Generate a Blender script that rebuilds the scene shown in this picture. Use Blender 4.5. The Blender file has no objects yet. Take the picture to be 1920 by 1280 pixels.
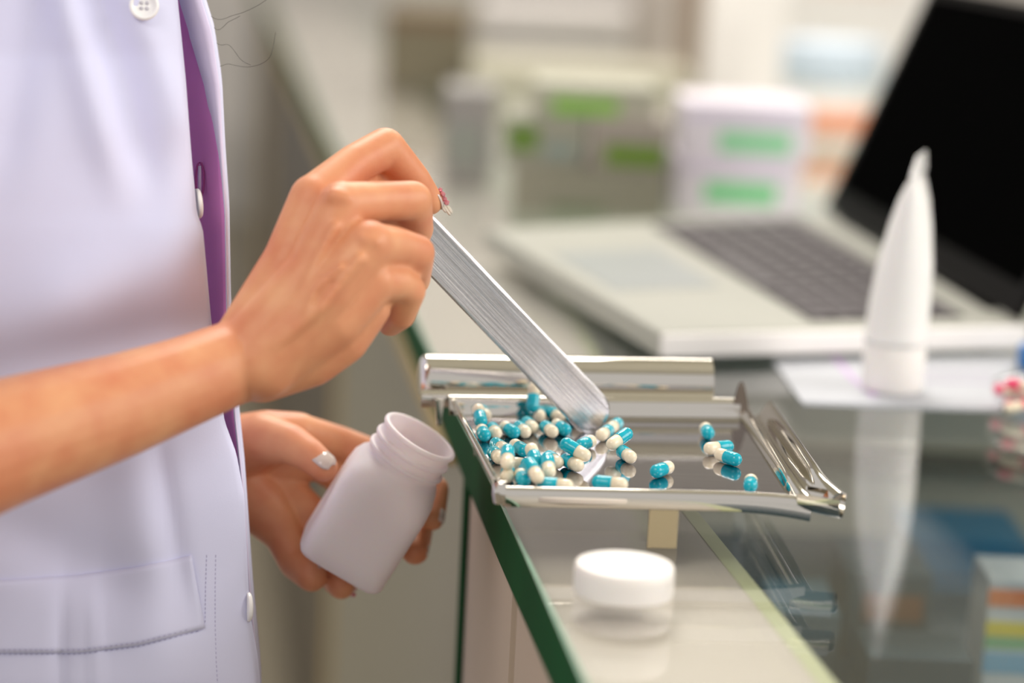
import bpy, bmesh, math, random
from mathutils import Vector, Matrix, noise
random.seed(7)
C = bpy.context.scene.collection

# ------------------------------------------------------------------ camera
H = 0.345                     # lens height above the glass counter top (m)
PITCH = math.radians(11.3); ROLL = 0.05
FPX = 85.0/36.0*1920.0
cd = bpy.data.cameras.new('camera'); cam = bpy.data.objects.new('camera', cd); C.objects.link(cam)
cam.location = (0, 0, H); cam.rotation_euler = (Matrix.Rotation(math.radians(90)-PITCH, 3, 'X') @ Matrix.Rotation(ROLL, 3, 'Z')).to_euler()
cd.lens = 85; cd.sensor_width = 36; cd.clip_start = 0.01; cd.clip_end = 50
cd.dof.use_dof = True; cd.dof.focus_distance = 1.311; cd.dof.aperture_fstop = 2.5
cd.dof.aperture_blades = 9
bpy.context.scene.camera = cam
# ------------------------------------------------------------------ world, light, exposure
w = bpy.data.worlds.new('world'); bpy.context.scene.world = w; w.use_nodes = True
bg = w.node_tree.nodes['Background']; bg.inputs[0].default_value = (1.0, 0.985, 0.965, 1); bg.inputs[1].default_value = 0.70
def area(name, loc, target, sx, sy, power, col):
    l = bpy.data.lights.new(name, 'AREA'); l.shape = 'RECTANGLE'; l.size = sx; l.size_y = sy; l.energy = power; l.color = col
    o = bpy.data.objects.new(name, l); C.objects.link(o); o.location = loc
    o.rotation_euler = (Vector(target)-Vector(loc)).to_track_quat('-Z', 'Y').to_euler()
    return o
area('window_light', (2.3, .95, 1.25), (0, 1.3, .1), 1.9, 1.4, 52, (1.0, .97, .93))
area('fill_light_near', (-.9, -.1, 1.7), (-.1, 1.35, .1), 1.1, .8, 18, (1.0, .95, .89))  # added fill from behind and left of the camera
area('fill_light_far', (-.14, 2.7, 2.0), (-.1, 2.2, 0), .9, .6, 38, (1.0, .96, .90))  # added fill above the far counter, no known lamp there
area('fill_light_back', (.5, 4.5, 2.0), (.5, 4.9, 0), 2.6, .6, 120, (1.0, .96, .90))  # added to brighten the back wall, no known lamp there
sc = bpy.context.scene
sc.view_settings.view_transform = 'Standard'; sc.view_settings.look = 'None'
sc.view_settings.gamma = 1; sc.view_settings.use_curve_mapping = False
sc.view_settings.exposure = 0.0

# ------------------------------------------------------------------ sight lines (pixel of the 1920x1280 photograph -> place in the room)
cp, sp = math.cos(PITCH), math.sin(PITCH)
cr_, sr_ = math.cos(ROLL), math.sin(ROLL)
def ray(px, py):
    a = (px-960)/FPX; b = (640-py)/FPX
    x = a*cr_ - b*sr_; y = a*sr_ + b*cr_
    return Vector((x, cp + y*sp, -sp + y*cp))
right = Vector((cr_, sr_*sp, sr_*cp)); upc = Vector((-sr_, cr_*sp, cr_*cp)); fwd = Vector((0, cp, -sp))
CAM = Vector((0, 0, H))
DF = 1.309                      # distance of the plane in focus
def real(d): return DF + (d-.77)   # depths below are written against a plane at .77
def Dr(px, py, d): return CAM + ray(px, py)*d
def D(px, py, d): return Dr(px, py, real(d))
def G(px, py, z=0.0):
    r = ray(px, py); return CAM + r*((z-H)/r.z)
def YP(px, py, Y):
    r = ray(px, py); return CAM + r*(Y/r.y)
YS = .545                       # how much farther the people and tray stand than those depths

# ------------------------------------------------------------------ materials
def srgb(c):
    return tuple((v/255/12.92 if v/255 <= .04045 else ((v/255+.055)/1.055)**2.4) for v in c) + (1,)
def mat(name, col, rough=.5, metal=0, spec=.5, bump=0, bscale=50, var=0, vscale=8, sss=0, stretch=None, coat=0, transl=None, vcol=None):
    m = bpy.data.materials.new(name); m.use_nodes = True
    n = m.node_tree.nodes; l = m.node_tree.links; b = n['Principled BSDF']
    c = srgb(col)
    b.inputs['Base Color'].default_value = c; b.inputs['Roughness'].default_value = rough
    b.inputs['Metallic'].default_value = metal; b.inputs['Specular IOR Level'].default_value = spec
    b.inputs['Coat Weight'].default_value = coat
    tc = n.new('ShaderNodeTexCoord'); mp = n.new('ShaderNodeMapping'); l.new(tc.outputs['Object'], mp.inputs[0])
    if stretch: mp.inputs['Scale'].default_value = stretch
    if var:
        t = n.new('ShaderNodeTexNoise'); t.inputs['Scale'].default_value = vscale; t.inputs['Detail'].default_value = 4
        l.new(mp.outputs[0], t.inputs[0])
        r = n.new('ShaderNodeValToRGB'); r.color_ramp.elements[0].position = .3; r.color_ramp.elements[1].position = .7
        c2 = srgb(vcol) if vcol else tuple(v*(1-var) for v in c[:3])+(1,)
        r.color_ramp.elements[0].color = c2
        r.color_ramp.elements[1].color = c
        l.new(t.outputs[0], r.inputs[0]); l.new(r.outputs[0], b.inputs['Base Color'])
    if bump:
        t = n.new('ShaderNodeTexNoise'); t.inputs['Scale'].default_value = bscale; t.inputs['Detail'].default_value = 3
        l.new(mp.outputs[0], t.inputs[0])
        bp = n.new('ShaderNodeBump'); bp.inputs['Strength'].default_value = bump; bp.inputs['Distance'].default_value = .001
        l.new(t.outputs[0], bp.inputs['Height']); l.new(bp.outputs[0], b.inputs['Normal'])
    if sss:
        b.inputs['Subsurface Weight'].default_value = sss; b.inputs['Subsurface Radius'].default_value = (1, .4, .2)
        b.inputs['Subsurface Scale'].default_value = .006
    if transl:
        tr = n.new('ShaderNodeBsdfTranslucent'); tr.inputs[0].default_value = srgb(transl)
        mx = n.new('ShaderNodeMixShader'); mx.inputs[0].default_value = .35
        l.new(b.outputs[0], mx.inputs[1]); l.new(tr.outputs[0], mx.inputs[2])
        l.new(mx.outputs[0], n['Material Output'].inputs[0])
    return m
def glassmat(name, tint, ior=1.5, refl=1.0):
    m = bpy.data.materials.new(name); m.use_nodes = True
    n = m.node_tree.nodes; l = m.node_tree.links; n.remove(n['Principled BSDF'])
    t = n.new('ShaderNodeBsdfTransparent'); t.inputs[0].default_value = tint
    g = n.new('ShaderNodeBsdfGlossy'); g.inputs['Roughness'].default_value = .012; g.inputs[0].default_value = (refl, refl, refl, 1)
    f = n.new('ShaderNodeLayerWeight'); f.inputs[0].default_value = .5
    pw = n.new('ShaderNodeMath'); pw.operation = 'POWER'; pw.inputs[1].default_value = 5
    l.new(f.outputs['Facing'], pw.inputs[0])
    f0 = ((ior-1)/(ior+1))**2
    ma = n.new('ShaderNodeMath'); ma.operation = 'MULTIPLY_ADD'; ma.inputs[1].default_value = 1-f0; ma.inputs[2].default_value = f0
    l.new(pw.outputs[0], ma.inputs[0])
    mx = n.new('ShaderNodeMixShader')
    l.new(ma.outputs[0], mx.inputs[0]); l.new(t.outputs[0], mx.inputs[1]); l.new(g.outputs[0], mx.inputs[2])
    l.new(mx.outputs[0], n['Material Output'].inputs[0])
    return m

M_skin = mat('skin', (222, 160, 118), rough=.44, var=.2, vscale=38, vcol=(208, 132, 96), bump=.10, bscale=900, sss=.12, spec=.35)
M_nail = mat('nail_polish', (206, 190, 182), rough=.12, coat=.6)
M_gem = mat('pink_rhinestone', (222, 148, 160), rough=.12, metal=.5)
M_crystal = mat('clear_crystal', (226, 218, 205), rough=.05, metal=.3)
M_coat = mat('lavender_cloth', (222, 223, 250), rough=.85, bump=.15, bscale=2600, spec=.2, var=.03, vscale=5)
M_inner = mat('glow_tinted_cloth', (244, 168, 236), rough=.85, bump=.15, bscale=2600, spec=.15, transl=(250, 130, 225))  # lavender cloth, pink glow of light coming through put into the colour
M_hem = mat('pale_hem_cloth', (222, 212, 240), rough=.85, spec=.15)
M_thread = mat('lilac_thread', (172, 167, 204), rough=.8)
M_button = mat('pearl_button', (244, 242, 242), rough=.28)
M_bholes = mat('button_hole_shade', (196, 192, 200), rough=.6)
M_steel = mat('mirror_steel', (214, 208, 200), rough=.05, metal=1, bump=.02, bscale=60)
M_floor_steel = mat('tray_floor_steel', (192, 190, 196), rough=.07, metal=1, bump=.0, bscale=120, stretch=(1, 12, 1), var=.1, vscale=20)
M_blade = mat('brushed_aluminium', (232, 229, 233), rough=.27, metal=1, bump=.3, bscale=1100, stretch=(.012, 1, 1), var=.34, vscale=700)
M_teal = mat('teal_gelatin', (0, 172, 194), rough=.13, var=.08, vscale=200)
M_cream = mat('cream_gelatin', (240, 226, 200), rough=.16, var=.04, vscale=200)
M_pink = mat('pink_gelatin', (240, 60, 110), rough=.15)
M_white = mat('white_plastic', (243, 238, 235), rough=.32, sss=.1)
M_tube = mat('tube_plastic', (250, 247, 245), rough=.22, sss=.08)
M_frost = mat('frosted_white_plastic', (250, 243, 244), rough=.38, sss=.25, transl=(250, 240, 242))
M_counter = mat('cream_laminate', (212, 203, 195), rough=.5, var=.04, vscale=6)
M_beige = mat('beige_panel', (190, 172, 154), rough=.55, var=.05, vscale=5)
M_joint = mat('brown_joint', (140, 120, 96), rough=.6)
M_tanpost = mat('tan_strip', (176, 152, 102), rough=.5)
M_greyp = mat('grey_green_panel', (140, 136, 120), rough=.35, var=.06, vscale=3)
M_darkp = mat('dark_brown_panel', (76, 64, 44), rough=.5, var=.15, vscale=3)
M_edge = mat('green_glass_edge', (8, 78, 38), rough=.6, spec=.05, var=.5, vscale=9)
M_ledge = mat('pale_green_glass_edge', (205, 210, 172), rough=.3)
M_glass = glassmat('counter_glass', (.985, .99, .982, 1), ior=1.55)
M_clear = glassmat('clear_film', (.95, .95, .96, 1), ior=1.35)
M_inside = mat('case_lining', (216, 218, 202), rough=.6)
M_insided = mat('case_floor_lining', (44, 76, 92), rough=.5, var=.2, vscale=6)
M_lap = mat('silver_laptop_shell', (162, 161, 152), rough=.45, bump=.05, bscale=900)
M_lapside = mat('white_laptop_side', (238, 234, 232), rough=.35)
M_pad = mat('trackpad', (156, 160, 160), rough=.35)
M_key = mat('dark_key', (74, 66, 70), rough=.5)
M_black = mat('black_screen', (6, 6, 6), rough=.5, spec=.0)
M_bezel = mat('black_bezel', (20, 18, 18), rough=.5, spec=.05)
M_paper = mat('pale_paper', (180, 182, 189), rough=.6, var=.03, vscale=30)
M_purple = mat('purple_ink', (190, 160, 205), rough=.6)
M_hair = mat('dark_hair', (34, 22, 16), rough=.5)

# ------------------------------------------------------------------ helpers
def mesh(name, verts, faces, m, parent=None, smooth=True, mod=None):
    me = bpy.data.meshes.new(name); me.from_pydata([tuple(v) for v in verts], [], faces); me.update()
    o = bpy.data.objects.new(name, me); C.objects.link(o)
    if isinstance(m, (list, tuple)):
        for x in m: me.materials.append(x)
    else: me.materials.append(m)
    if smooth:
        for p in me.polygons: p.use_smooth = True
    if parent: o.parent = parent; o.matrix_parent_inverse = parent.matrix_basis.inverted() if False else Matrix()
    return o
def bmobj(name, bm, m, parent=None, smooth=True):
    me = bpy.data.meshes.new(name); bmesh.ops.recalc_face_normals(bm, faces=bm.faces); bm.to_mesh(me); bm.free()
    me.materials.append(m)
    for p in me.polygons: p.use_smooth = smooth
    o = bpy.data.objects.new(name, me); C.objects.link(o)
    if parent: o.parent = parent
    return o
def empty(name, loc=(0, 0, 0), rz=0):
    o = bpy.data.objects.new(name, None); C.objects.link(o); o.location = loc; o.rotation_euler = (0, 0, rz)
    o.empty_display_size = .01
    return o
def tag(o, label, cat, group=None, kind=None):
    if label: o['label'] = label
    if cat: o['category'] = cat
    if group: o['group'] = group
    if kind: o['kind'] = kind
    return o
def struct(o, label=None):
    o['kind'] = 'structure'
    if label: o['label'] = label
    return o
def bevel(o, w=.001, seg=2):
    b = o.modifiers.new('bevel', 'BEVEL'); b.width = w; b.segments = seg; b.limit_method = 'ANGLE'
    o.data.polygons.foreach_set('use_smooth', [True]*len(o.data.polygons))
    wn = o.modifiers.new('wn', 'WEIGHTED_NORMAL'); wn.keep_sharp = True
    return o
def solid(o, t, off=0):
    s = o.modifiers.new('solid', 'SOLIDIFY'); s.thickness = t; s.offset = off
    if o.parent and o.parent.name == 'pill_tray':
        e = o.modifiers.new('split', 'EDGE_SPLIT'); e.split_angle = math.radians(55)
    return o
def prism(name, base, z0, z1, m, parent=None, bw=0):
    """vertical prism on a polygon of xy points"""
    n = len(base); v = [(p[0], p[1], z0) for p in base] + [(p[0], p[1], z1) for p in base]
    f = [list(range(n))[::-1], list(range(n, 2*n))] + [[i, (i+1) % n, n+(i+1) % n, n+i] for i in range(n)]
    bm = bmesh.new(); vs = [bm.verts.new(p) for p in v]
    for q in f: bm.faces.new([vs[i] for i in q])
    o = bmobj(name, bm, m, parent, smooth=False)
    if bw: bevel(o, bw)
    return o
def hexa(name, p, m, parent=None, bw=0):
    """8 corner block: bottom quad, top quad"""
    bm = bmesh.new(); vs = [bm.verts.new(q) for q in p]
    for q in ((3, 2, 1, 0), (4, 5, 6, 7), (0, 1, 5, 4), (1, 2, 6, 5), (2, 3, 7, 6), (3, 0, 4, 7)): bm.faces.new([vs[i] for i in q])
    o = bmobj(name, bm, m, parent, smooth=False)
    if bw: bevel(o, bw)
    return o
def box(name, x0, x1, y0, y1, z0, z1, m, parent=None, bw=0):
    return prism(name, [(x0, y0), (x1, y0), (x1, y1), (x0, y1)], z0, z1, m, parent, bw)
def sweep(name, rings, m, parent=None, closed=True, caps=True, smooth=True):
    """rings: list of lists of points"""
    n = len(rings[0]); v = [p for r in rings for p in r]; f = []
    for i in range(len(rings)-1):
        for j in range(n if closed else n-1):
            k = (j+1) % n
            f.append([i*n+j, i*n+k, (i+1)*n+k, (i+1)*n+j])
    if caps and closed:
        f.append(list(range(n))[::-1]); f.append([(len(rings)-1)*n+j for j in range(n)])
    o = mesh(name, v, f, m, parent, smooth)
    bm = bmesh.new(); bm.from_mesh(o.data); bmesh.ops.recalc_face_normals(bm, faces=bm.faces); bm.to_mesh(o.data); bm.free()
    return o
def frame_of(d):
    d = Vector(d).normalized(); a = Vector((0, 0, 1)) if abs(d.z) < .9 else Vector((1, 0, 0))
    x = d.cross(a).normalized(); y = d.cross(x).normalized(); return x, y, d
def tube_path(pts, rad, n=8):
    rings = []
    for i, p in enumerate(pts):
        a = pts[max(i-1, 0)]; b = pts[min(i+1, len(pts)-1)]
        x, y, _ = frame_of(b-a); r = rad if not callable(rad) else rad(i/(len(pts)-1))
        rings.append([p + x*math.cos(t)*r + y*math.sin(t)*r for t in [2*math.pi*k/n for k in range(n)]])
    return rings
def lerp(a, b, t): return a+(b-a)*t
def table(tb, y):
    if y <= tb[0][0]: return tb[0][1] + (tb[1][1]-tb[0][1])/(tb[1][0]-tb[0][0])*(y-tb[0][0])
    for i in range(len(tb)-1):
        if y <= tb[i+1][0]:
            return lerp(tb[i][1], tb[i+1][1], (y-tb[i][0])/(tb[i+1][0]-tb[i][0]))
    return tb[-1][1] + (tb[-1][1]-tb[-2][1])/(tb[-1][0]-tb[-2][0])*(y-tb[-1][0])

# ------------------------------------------------------------------ room
struct(box('floor', -3.0, 4.0, -1.5, 8.6, -1.0, -.95, mat('floor_tile', (150, 140, 122), rough=.35, var=.08, vscale=4)), 'grey-beige shop floor')
struct(box('wall_back', -3.0, 4.0, 8.5, 8.6, -.95, 2.1, mat('back_wall_paint', (198, 193, 190), rough=.8)), 'pale blurred back wall')
struct(box('wall_right', 3.9, 4.0, -1.5, 8.5, -.95, 2.1, mat('right_wall_paint', (205, 200, 190), rough=.8)), 'pale side wall')
struct(box('ceiling', -3.0, 4.0, -1.5, 8.6, 2.1, 2.15, mat('ceiling_paint', (225, 222, 205), rough=.8)), 'off-white ceiling')

# ------------------------------------------------------------------ glass counter
E0 = G(1100, 1280); E1 = G(446+53+.47*640, 640)       # outer top edge of the glass
ed = (E1-E0); ed.z = 0; ed.normalize(); en = Vector((ed.y, -ed.x, 0))       # along the edge; to the right of it
def E(s, o=0, z=0): p = E0 + ed*s + en*o; return Vector((p.x, p.y, z))
def s_at(Y): return (Y-E0.y)/ed.y
TG = .027
counter = empty('display_counter', E(.3, .3, -.95))
counter.location = (0, 0, 0)
tag(counter, 'long glass-topped display counter with cream ledge and green polished edge', 'counter')
S0, S1 = -1.2, 6.6
prism('glass_top', [E(S0, .0004), E(S0, 1.1), E(S1, 1.1), E(S1, .0004)], -.0105, 0, M_glass, counter)
# the polished green edge of the top and its lower support rail
prism('glass_edge', [E(S0, -.0012), E(S0, 0), E(S1, 0), E(S1, -.0012)], -TG-.004, 0, M_edge, counter)['label'] = 'dark green polished glass edge'
prism('edge_highlight_line', [E(S0, -.0016), E(S0, .0002), E(S1, .0002), E(S1, -.0016)], 0, .0007, mat('edge_highlight', (150, 185, 165), rough=.2), counter)  # thin pale strip painting the highlight along the glass edge
# cream ledge under the glass (tapers wider with distance)
a0 = G(1530, 1280, -.012); a1 = G(1270, 950, -.012); a2 = G(1040, 560, -.012); a3 = G(899, 327, -.012); a4 = G(640, 10, -.012)
al = a0 + (a0-a1)*3
led = [E(S0, .002), al, a0, a1, a2, a3, a4, E(S1, .002)]
led = [E(S0, .002), Vector((al.x, al.y, 0)), a0, a1, a2, a3, a4, E(S1, .002)]
prism('ledge', led, -.03, -.0115, M_counter, counter)
def strip(name, p, q, wd, z0, z1, m):
    d = (q-p); d.z = 0; d.normalize(); n = Vector((d.y, -d.x, 0))
    return prism(name, [p, p+n*wd, q+n*wd, q], z0, z1, m, counter)
strip('ledge_edge', al, a1, .009, -.030, -.0112, M_ledge)
strip('ledge_edge', a1, a2, .009, -.030, -.0112, M_ledge)
# outer side of the counter, in panels with joints
J1 = G(446+.47*1000, 1000).y; J2 = G(828, 812).y; J3 = G(592, 310).y
for nm, y0, y1, m, o in (('side_panel', -.2, J1, M_beige, .002), ('panel_joint', J1, J1+.02, M_joint, .006), ('side_panel', J1+.02, J2, M_beige, .002),
                      ('glass_post', J2, J2+.016, M_edge, -.001), ('side_panel', J2+.016, J3, M_greyp, .004), ('panel_joint', J3, J3+.08, M_tanpost, .002),
                      ('side_panel', J3+.08, 5.2, M_darkp, .004), ('panel_joint', 5.2, 5.4, M_tanpost, .0), ('side_panel', 5.4, 6.6, M_darkp, .004)):
    prism(nm, [E(s_at(y0), o), E(s_at(y0), .03), E(s_at(y1), .03), E(s_at(y1), o)], -.95, -TG-.004, m, counter)
prism('edge_trim', [E(s_at(J2+.1), -.004), E(s_at(J2+.1), .004), E(S1, .004), E(S1, -.004)], -.045, -TG-.006, M_tanpost, counter)
# inside of the case
ZC = -.2; YB = G(1700, 1008, ZC).y
prism('case_floor', [E(s_at(.3), .035), E(s_at(.3), 1.08), E(s_at(YB), 1.08), E(s_at(YB), .035)], ZC-.01, ZC, M_insided, counter)
box('case_back', E(s_at(YB), .035).x, 1.2, YB, YB+.012, ZC, -.013, M_inside, counter)
zr = YP(1750, 855, YB).z
box('case_rail', E(s_at(YB), .035).x, 1.2, YB-.012, YB-.0005, zr-.009, zr+.006, mat('case_rail', (120, 118, 104), rough=.5), counter)
prism('case_shelf', [E(s_at(YB+.03), .12), E(s_at(YB+.03), 1.1), E(S1, 1.1), E(S1, .12)], -.05, -.04, mat('far_shelf', (150, 158, 140), rough=.5), counter)
# cartons inside the case, seen through the glass
def carton(label, x0, x1, y0, y1, z0, z1, col, bands=(), name='medicine_box', group=None, cat='box', rough=.45):
    t = empty(name, ((x0+x1)/2, (y0+y1)/2, z0))
    cx, cy = (x0+x1)/2, (y0+y1)/2
    bd = box('carton', x0-cx, x1-cx, y0-cy, y1-cy, 0, z1-z0, mat('card', col, rough=rough, var=.04, vscale=12), t, bw=.0012)
    for (u0, u1, v0, v1, c) in bands:    # printed fields on the face towards the camera
        X0 = lerp(x0, x1, u0)-cx; X1 = lerp(x0, x1, u1)-cx; Z0 = lerp(0, z1-z0, v0); Z1 = lerp(0, z1-z0, v1)
        box('printed_band', X0, X1, y0-cy-.0008, y0-cy+.0002, Z0, Z1, mat('print', c, rough=.5), t)
    tag(t, label, cat, group)
    return t
def in_case(label, px0, px1, pyt, pyb, depth, col, bands=(), Y=None):
    q = on_counter(px0, px1, pyt, pyb, depth, zb=ZC+.0005, Y=Y); carton(label, *q, col, bands)
def on_counter(px0, px1, pyt, pyb, depth, zb=0.0, Y=None):
    Y = Y or G((px0+px1)/2, pyb, zb).y
    a = YP(px0, (pyt+pyb)/2, Y); b = YP(px1, (pyt+pyb)/2, Y); zt = YP((px0+px1)/2, pyt, Y).z
    return (a.x, b.x, Y, Y+depth, zb, zt)
in_case('dark teal medicine box inside the case, below the upright tube', 1585, 1745, 1075, 1235, .10, (58, 88, 100), [(.2, .9, .45, .75, (140, 92, 60))])
in_case('bright blue medicine box inside the case near its back panel', 1700, 1930, 1015, 1110, .10, (66, 140, 182), [(0, 1, .2, .3, (60, 100, 130))])
in_case('striped box with orange, yellow and green bands inside the case at right', 1845, 1990, 1090, 1330, .06, (214, 226, 232),
       [(0, 1, .80, .93, (236, 140, 80)), (0, 1, .57, .68, (226, 220, 80)), (0, 1, .47, .56, (120, 190, 140)), (0, 1, .28, .44, (110, 180, 220))])
in_case('slate blue medicine box lying on the case floor nearest the cream ledge', 1440, 1570, 1150, 1330, .08, (78, 112, 128), [(.1, .8, .2, .6, (96, 130, 150))])
in_case('low dark blue medicine box between the slate one and the striped one', 1620, 1820, 1235, 1400, .06, (52, 78, 92), [(.1, .5, .5, .7, (90, 120, 140))])

# ------------------------------------------------------------------ things standing on the far counter
def on_counter(px0, px1, pyt, pyb, depth, zb=0.0, Y=None):
    Y = Y or G((px0+px1)/2, pyb, zb).y
    a = YP(px0, (pyt+pyb)/2, Y); b = YP(px1, (pyt+pyb)/2, Y); zt = YP((px0+px1)/2, pyt, Y).z
    return (a.x, b.x, Y, Y+depth, zb, zt)
GRN = (120, 205, 140)
q = on_counter(1262, 1500, 300, 402, .12)
carton('lower white carton with green print behind the laptop keyboard', *q, (226, 218, 228), [(.25, .82, .2, .58, GRN), (.05, .9, .75, .9, (214, 202, 226))])
q2 = on_counter(1275, 1520, 195, 300, .12, zb=q[5]+.0005, Y=q[2]+.004)
carton('upper white carton with green print, stacked on its twin behind the laptop', *q2, (228, 220, 232), [(.3, .86, .12, .5, (140, 210, 160)), (.05, .9, .7, .85, (216, 206, 230))])
q = on_counter(960, 1250, 318, 402, .16)
carton('grey carton with dull front behind the laptop, under the olive-printed ones', *q, (142, 138, 122), [(.25, .6, .05, .2, (110, 122, 92))])
q2 = on_counter(945, 1095, 222, 318, .14, zb=q[5]+.0005, Y=q[2]+.003)
carton('left grey-green carton with olive green corner, on the grey carton', *q2, (146, 144, 130), [(.05, .42, .3, .85, (92, 122, 40)), (.5, .9, .2, .5, (130, 142, 136))])
q3 = on_counter(1105, 1255, 225, 318, .14, zb=q[5]+.0005, Y=q[2]+.003)
carton('right beige-grey carton with olive green band, on the grey carton', *q3, (156, 146, 138), [(.2, .95, .1, .5, (96, 130, 14))])
q4 = on_counter(1000, 1230, 160, 222, .11, zb=q2[5]+.001, Y=q[2]+.02)
carton('flat pale carton with bright green label, topmost of the grey stack', *q4, (168, 166, 150), [(.15, .7, .1, .6, (126, 178, 66))])
carton('grey-lilac carton left of the stack with olive print', *on_counter(830, 925, 170, 330, .12), (140, 136, 134), [(.1, .8, .1, .6, (134, 138, 132))])
carton('dark olive-brown box far down the counter', *on_counter(720, 878, 25, 165, .3), (98, 90, 70), [(0, 1, .82, 1, (92, 70, 48))], cat='box')
carton('wide pale grey box far down the counter', *on_counter(895, 1183, 20, 140, .25), (186, 180, 178), [(.1, .9, .55, .62, (160, 158, 156)), (.1, .9, .2, .3, (176, 170, 170))])
carton('low khaki tray box in front of the wide pale grey box', *on_counter(880, 1290, 128, 190, .2), (168, 163, 146))
carton('tall pink-grey carton beside the brown upright', *on_counter(1190, 1275, -60, 130, .12), (184, 174, 168))
carton('slim brown upright box between pale cartons', *on_counter(1278, 1322, -60, 150, .08), (140, 122, 106))
q5 = on_counter(1328, 1475, -60, 190, .14)
carton('tall white carton left of the blurred jar', *q5, (232, 226, 224), [(.1, .5, .05, .6, (222, 216, 214))])
carton('orange box lying on top of the tall white carton', q5[0]-.005, q5[1]+.01, q5[2]+.01, q5[3]-.01, q5[5]+.0005, q5[5]+.055, (236, 108, 50))
carton('large white carton behind the jar', *on_counter(1480, 1760, -60, 150, .15), (226, 222, 222), [(.1, .7, .8, .95, (216, 196, 188))])

def lathe(name, prof, m, parent, n=48, axis=None, origin=Vector((0, 0, 0)), sq=None, caps=True):
    """prof: (r, z); sq: function(z)->superellipse exponent"""
    if axis is None: X, Y_, Z = Vector((1, 0, 0)), Vector((0, 1, 0)), Vector((0, 0, 1))
    else: X, Y_, Z = axis
    rings = []
    for i, (r, z) in enumerate(prof):
        e = sq(i) if sq else 2
        ring = []
        for k in range(n):
            t = 2*math.pi*k/n; c, s = math.cos(t), math.sin(t)
            rr = r*(abs(c)**e+abs(s)**e)**(-1/e)
            ring.append(origin + X*(rr*c) + Y_*(rr*s) + Z*z)
        rings.append(ring)
    return sweep(name, rings, m, parent, True, caps)
# blurred jar
pj = G(1550, 262)
jar = empty('ointment_jar', pj)
tag(jar, 'blurred wide white jar with pale blue lid and orange band behind the cartons', 'jar')
rj = 90/FPX*pj.y/cp
lathe('jar_body', [(0, 0), (rj*.9, 0), (rj*.95, .004), (rj*.95, .07), (rj*.9, .075), (0, .075)], M_white, jar)
lathe('label_band', [(rj*.955, .012), (rj*.965, .013), (rj*.965, .045), (rj*.955, .046)], mat('orange_label', (226, 150, 116), rough=.5), jar, caps=False)
lathe('jar_lid', [(0, .0755), (rj, .0755), (rj*1.02, .08), (rj*1.02, .125), (rj, .13), (0, .13)], mat('pale_blue_lid', (200, 212, 226), rough=.4), jar)

# ------------------------------------------------------------------ laptop
ZB = .024
A = G(1238, 622, ZB); B = G(908, 428, ZB); Cc = G(1565, 396, ZB); Dd = G(1925, 606, ZB)
lap = empty('laptop', (A+B+Cc+Dd)/4 - Vector((0, 0, ZB)))
lo = lap.location.copy()
tag(lap, 'silver open laptop with black screen standing on the glass counter', 'laptop')
def LB(u, v, z):    # u along front edge A->B, v from front edge to hinge
    p = A.lerp(Dd, v).lerp(B.lerp(Cc, v), u); return Vector((p.x, p.y, z)) - lo
hexa('base', [LB(0, 0, .005), LB(0, 1, .005), LB(1, 1, .005), LB(1, 0, .005), LB(0, 0, ZB), LB(0, 1, ZB), LB(1, 1, ZB), LB(1, 0, ZB)], M_lap, lap, .0025)
hexa('side_rail', [LB(-.012, -.002, .006), LB(-.012, 1, .006), LB(-.001, 1, .006), LB(-.001, 0, .006), LB(-.012, -.002, ZB-.001), LB(-.012, 1, ZB-.001), LB(-.001, 1, ZB-.001), LB(-.001, 0, ZB-.001)], M_lapside, lap, .002)['label'] = 'white side edge'
for u, v in ((.06, .08), (.94, .08), (.06, .92), (.94, .92)):
    p = LB(u, v, 0)
    box('foot', p.x-.006, p.x+.006, p.y-.006, p.y+.006, 0, .005, M_bezel, lap)
hexa('trackpad', [LB(.34, .06, ZB), LB(.34, .34, ZB), LB(.70, .34, ZB), LB(.70, .06, ZB), LB(.34, .06, ZB+.0006), LB(.34, .34, ZB+.0006), LB(.70, .34, ZB+.0006), LB(.70, .06, ZB+.0006)], M_pad, lap)
hexa('keyboard_deck', [LB(.05, .43, ZB), LB(.05, .86, ZB), LB(.95, .86, ZB), LB(.95, .43, ZB), LB(.05, .43, ZB+.0005), LB(.05, .86, ZB+.0005), LB(.95, .86, ZB+.0005), LB(.95, .43, ZB+.0005)], M_bezel, lap)
for r_ in range(6):
    nk = 14
    for k in range(nk):
        if r_ == 0 and 4 < k < 9: continue
        u0 = .055+.89*k/nk+.006; u1 = .055+.89*(k+1)/nk-.004
        if r_ == 0 and k == 4: u1 = .055+.89*9/nk-.004
        v0 = .437+.418*r_/6+.006; v1 = .437+.418*(r_+1)/6-.006
        z0, z1 = ZB+.0005, ZB+.0025
        hexa('key', [LB(u0, v0, z0), LB(u0, v1, z0), LB(u1, v1, z0), LB(u1, v0, z0), LB(u0+.004, v0+.004, z1), LB(u0+.004, v1-.004, z1), LB(u1-.004, v1-.004, z1), LB(u1-.004, v0+.004, z1)], M_key, lap)
hx = (Cc-Dd).normalized(); hdir = Vector((hx.y, -hx.x, 0)).normalized()
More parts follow.
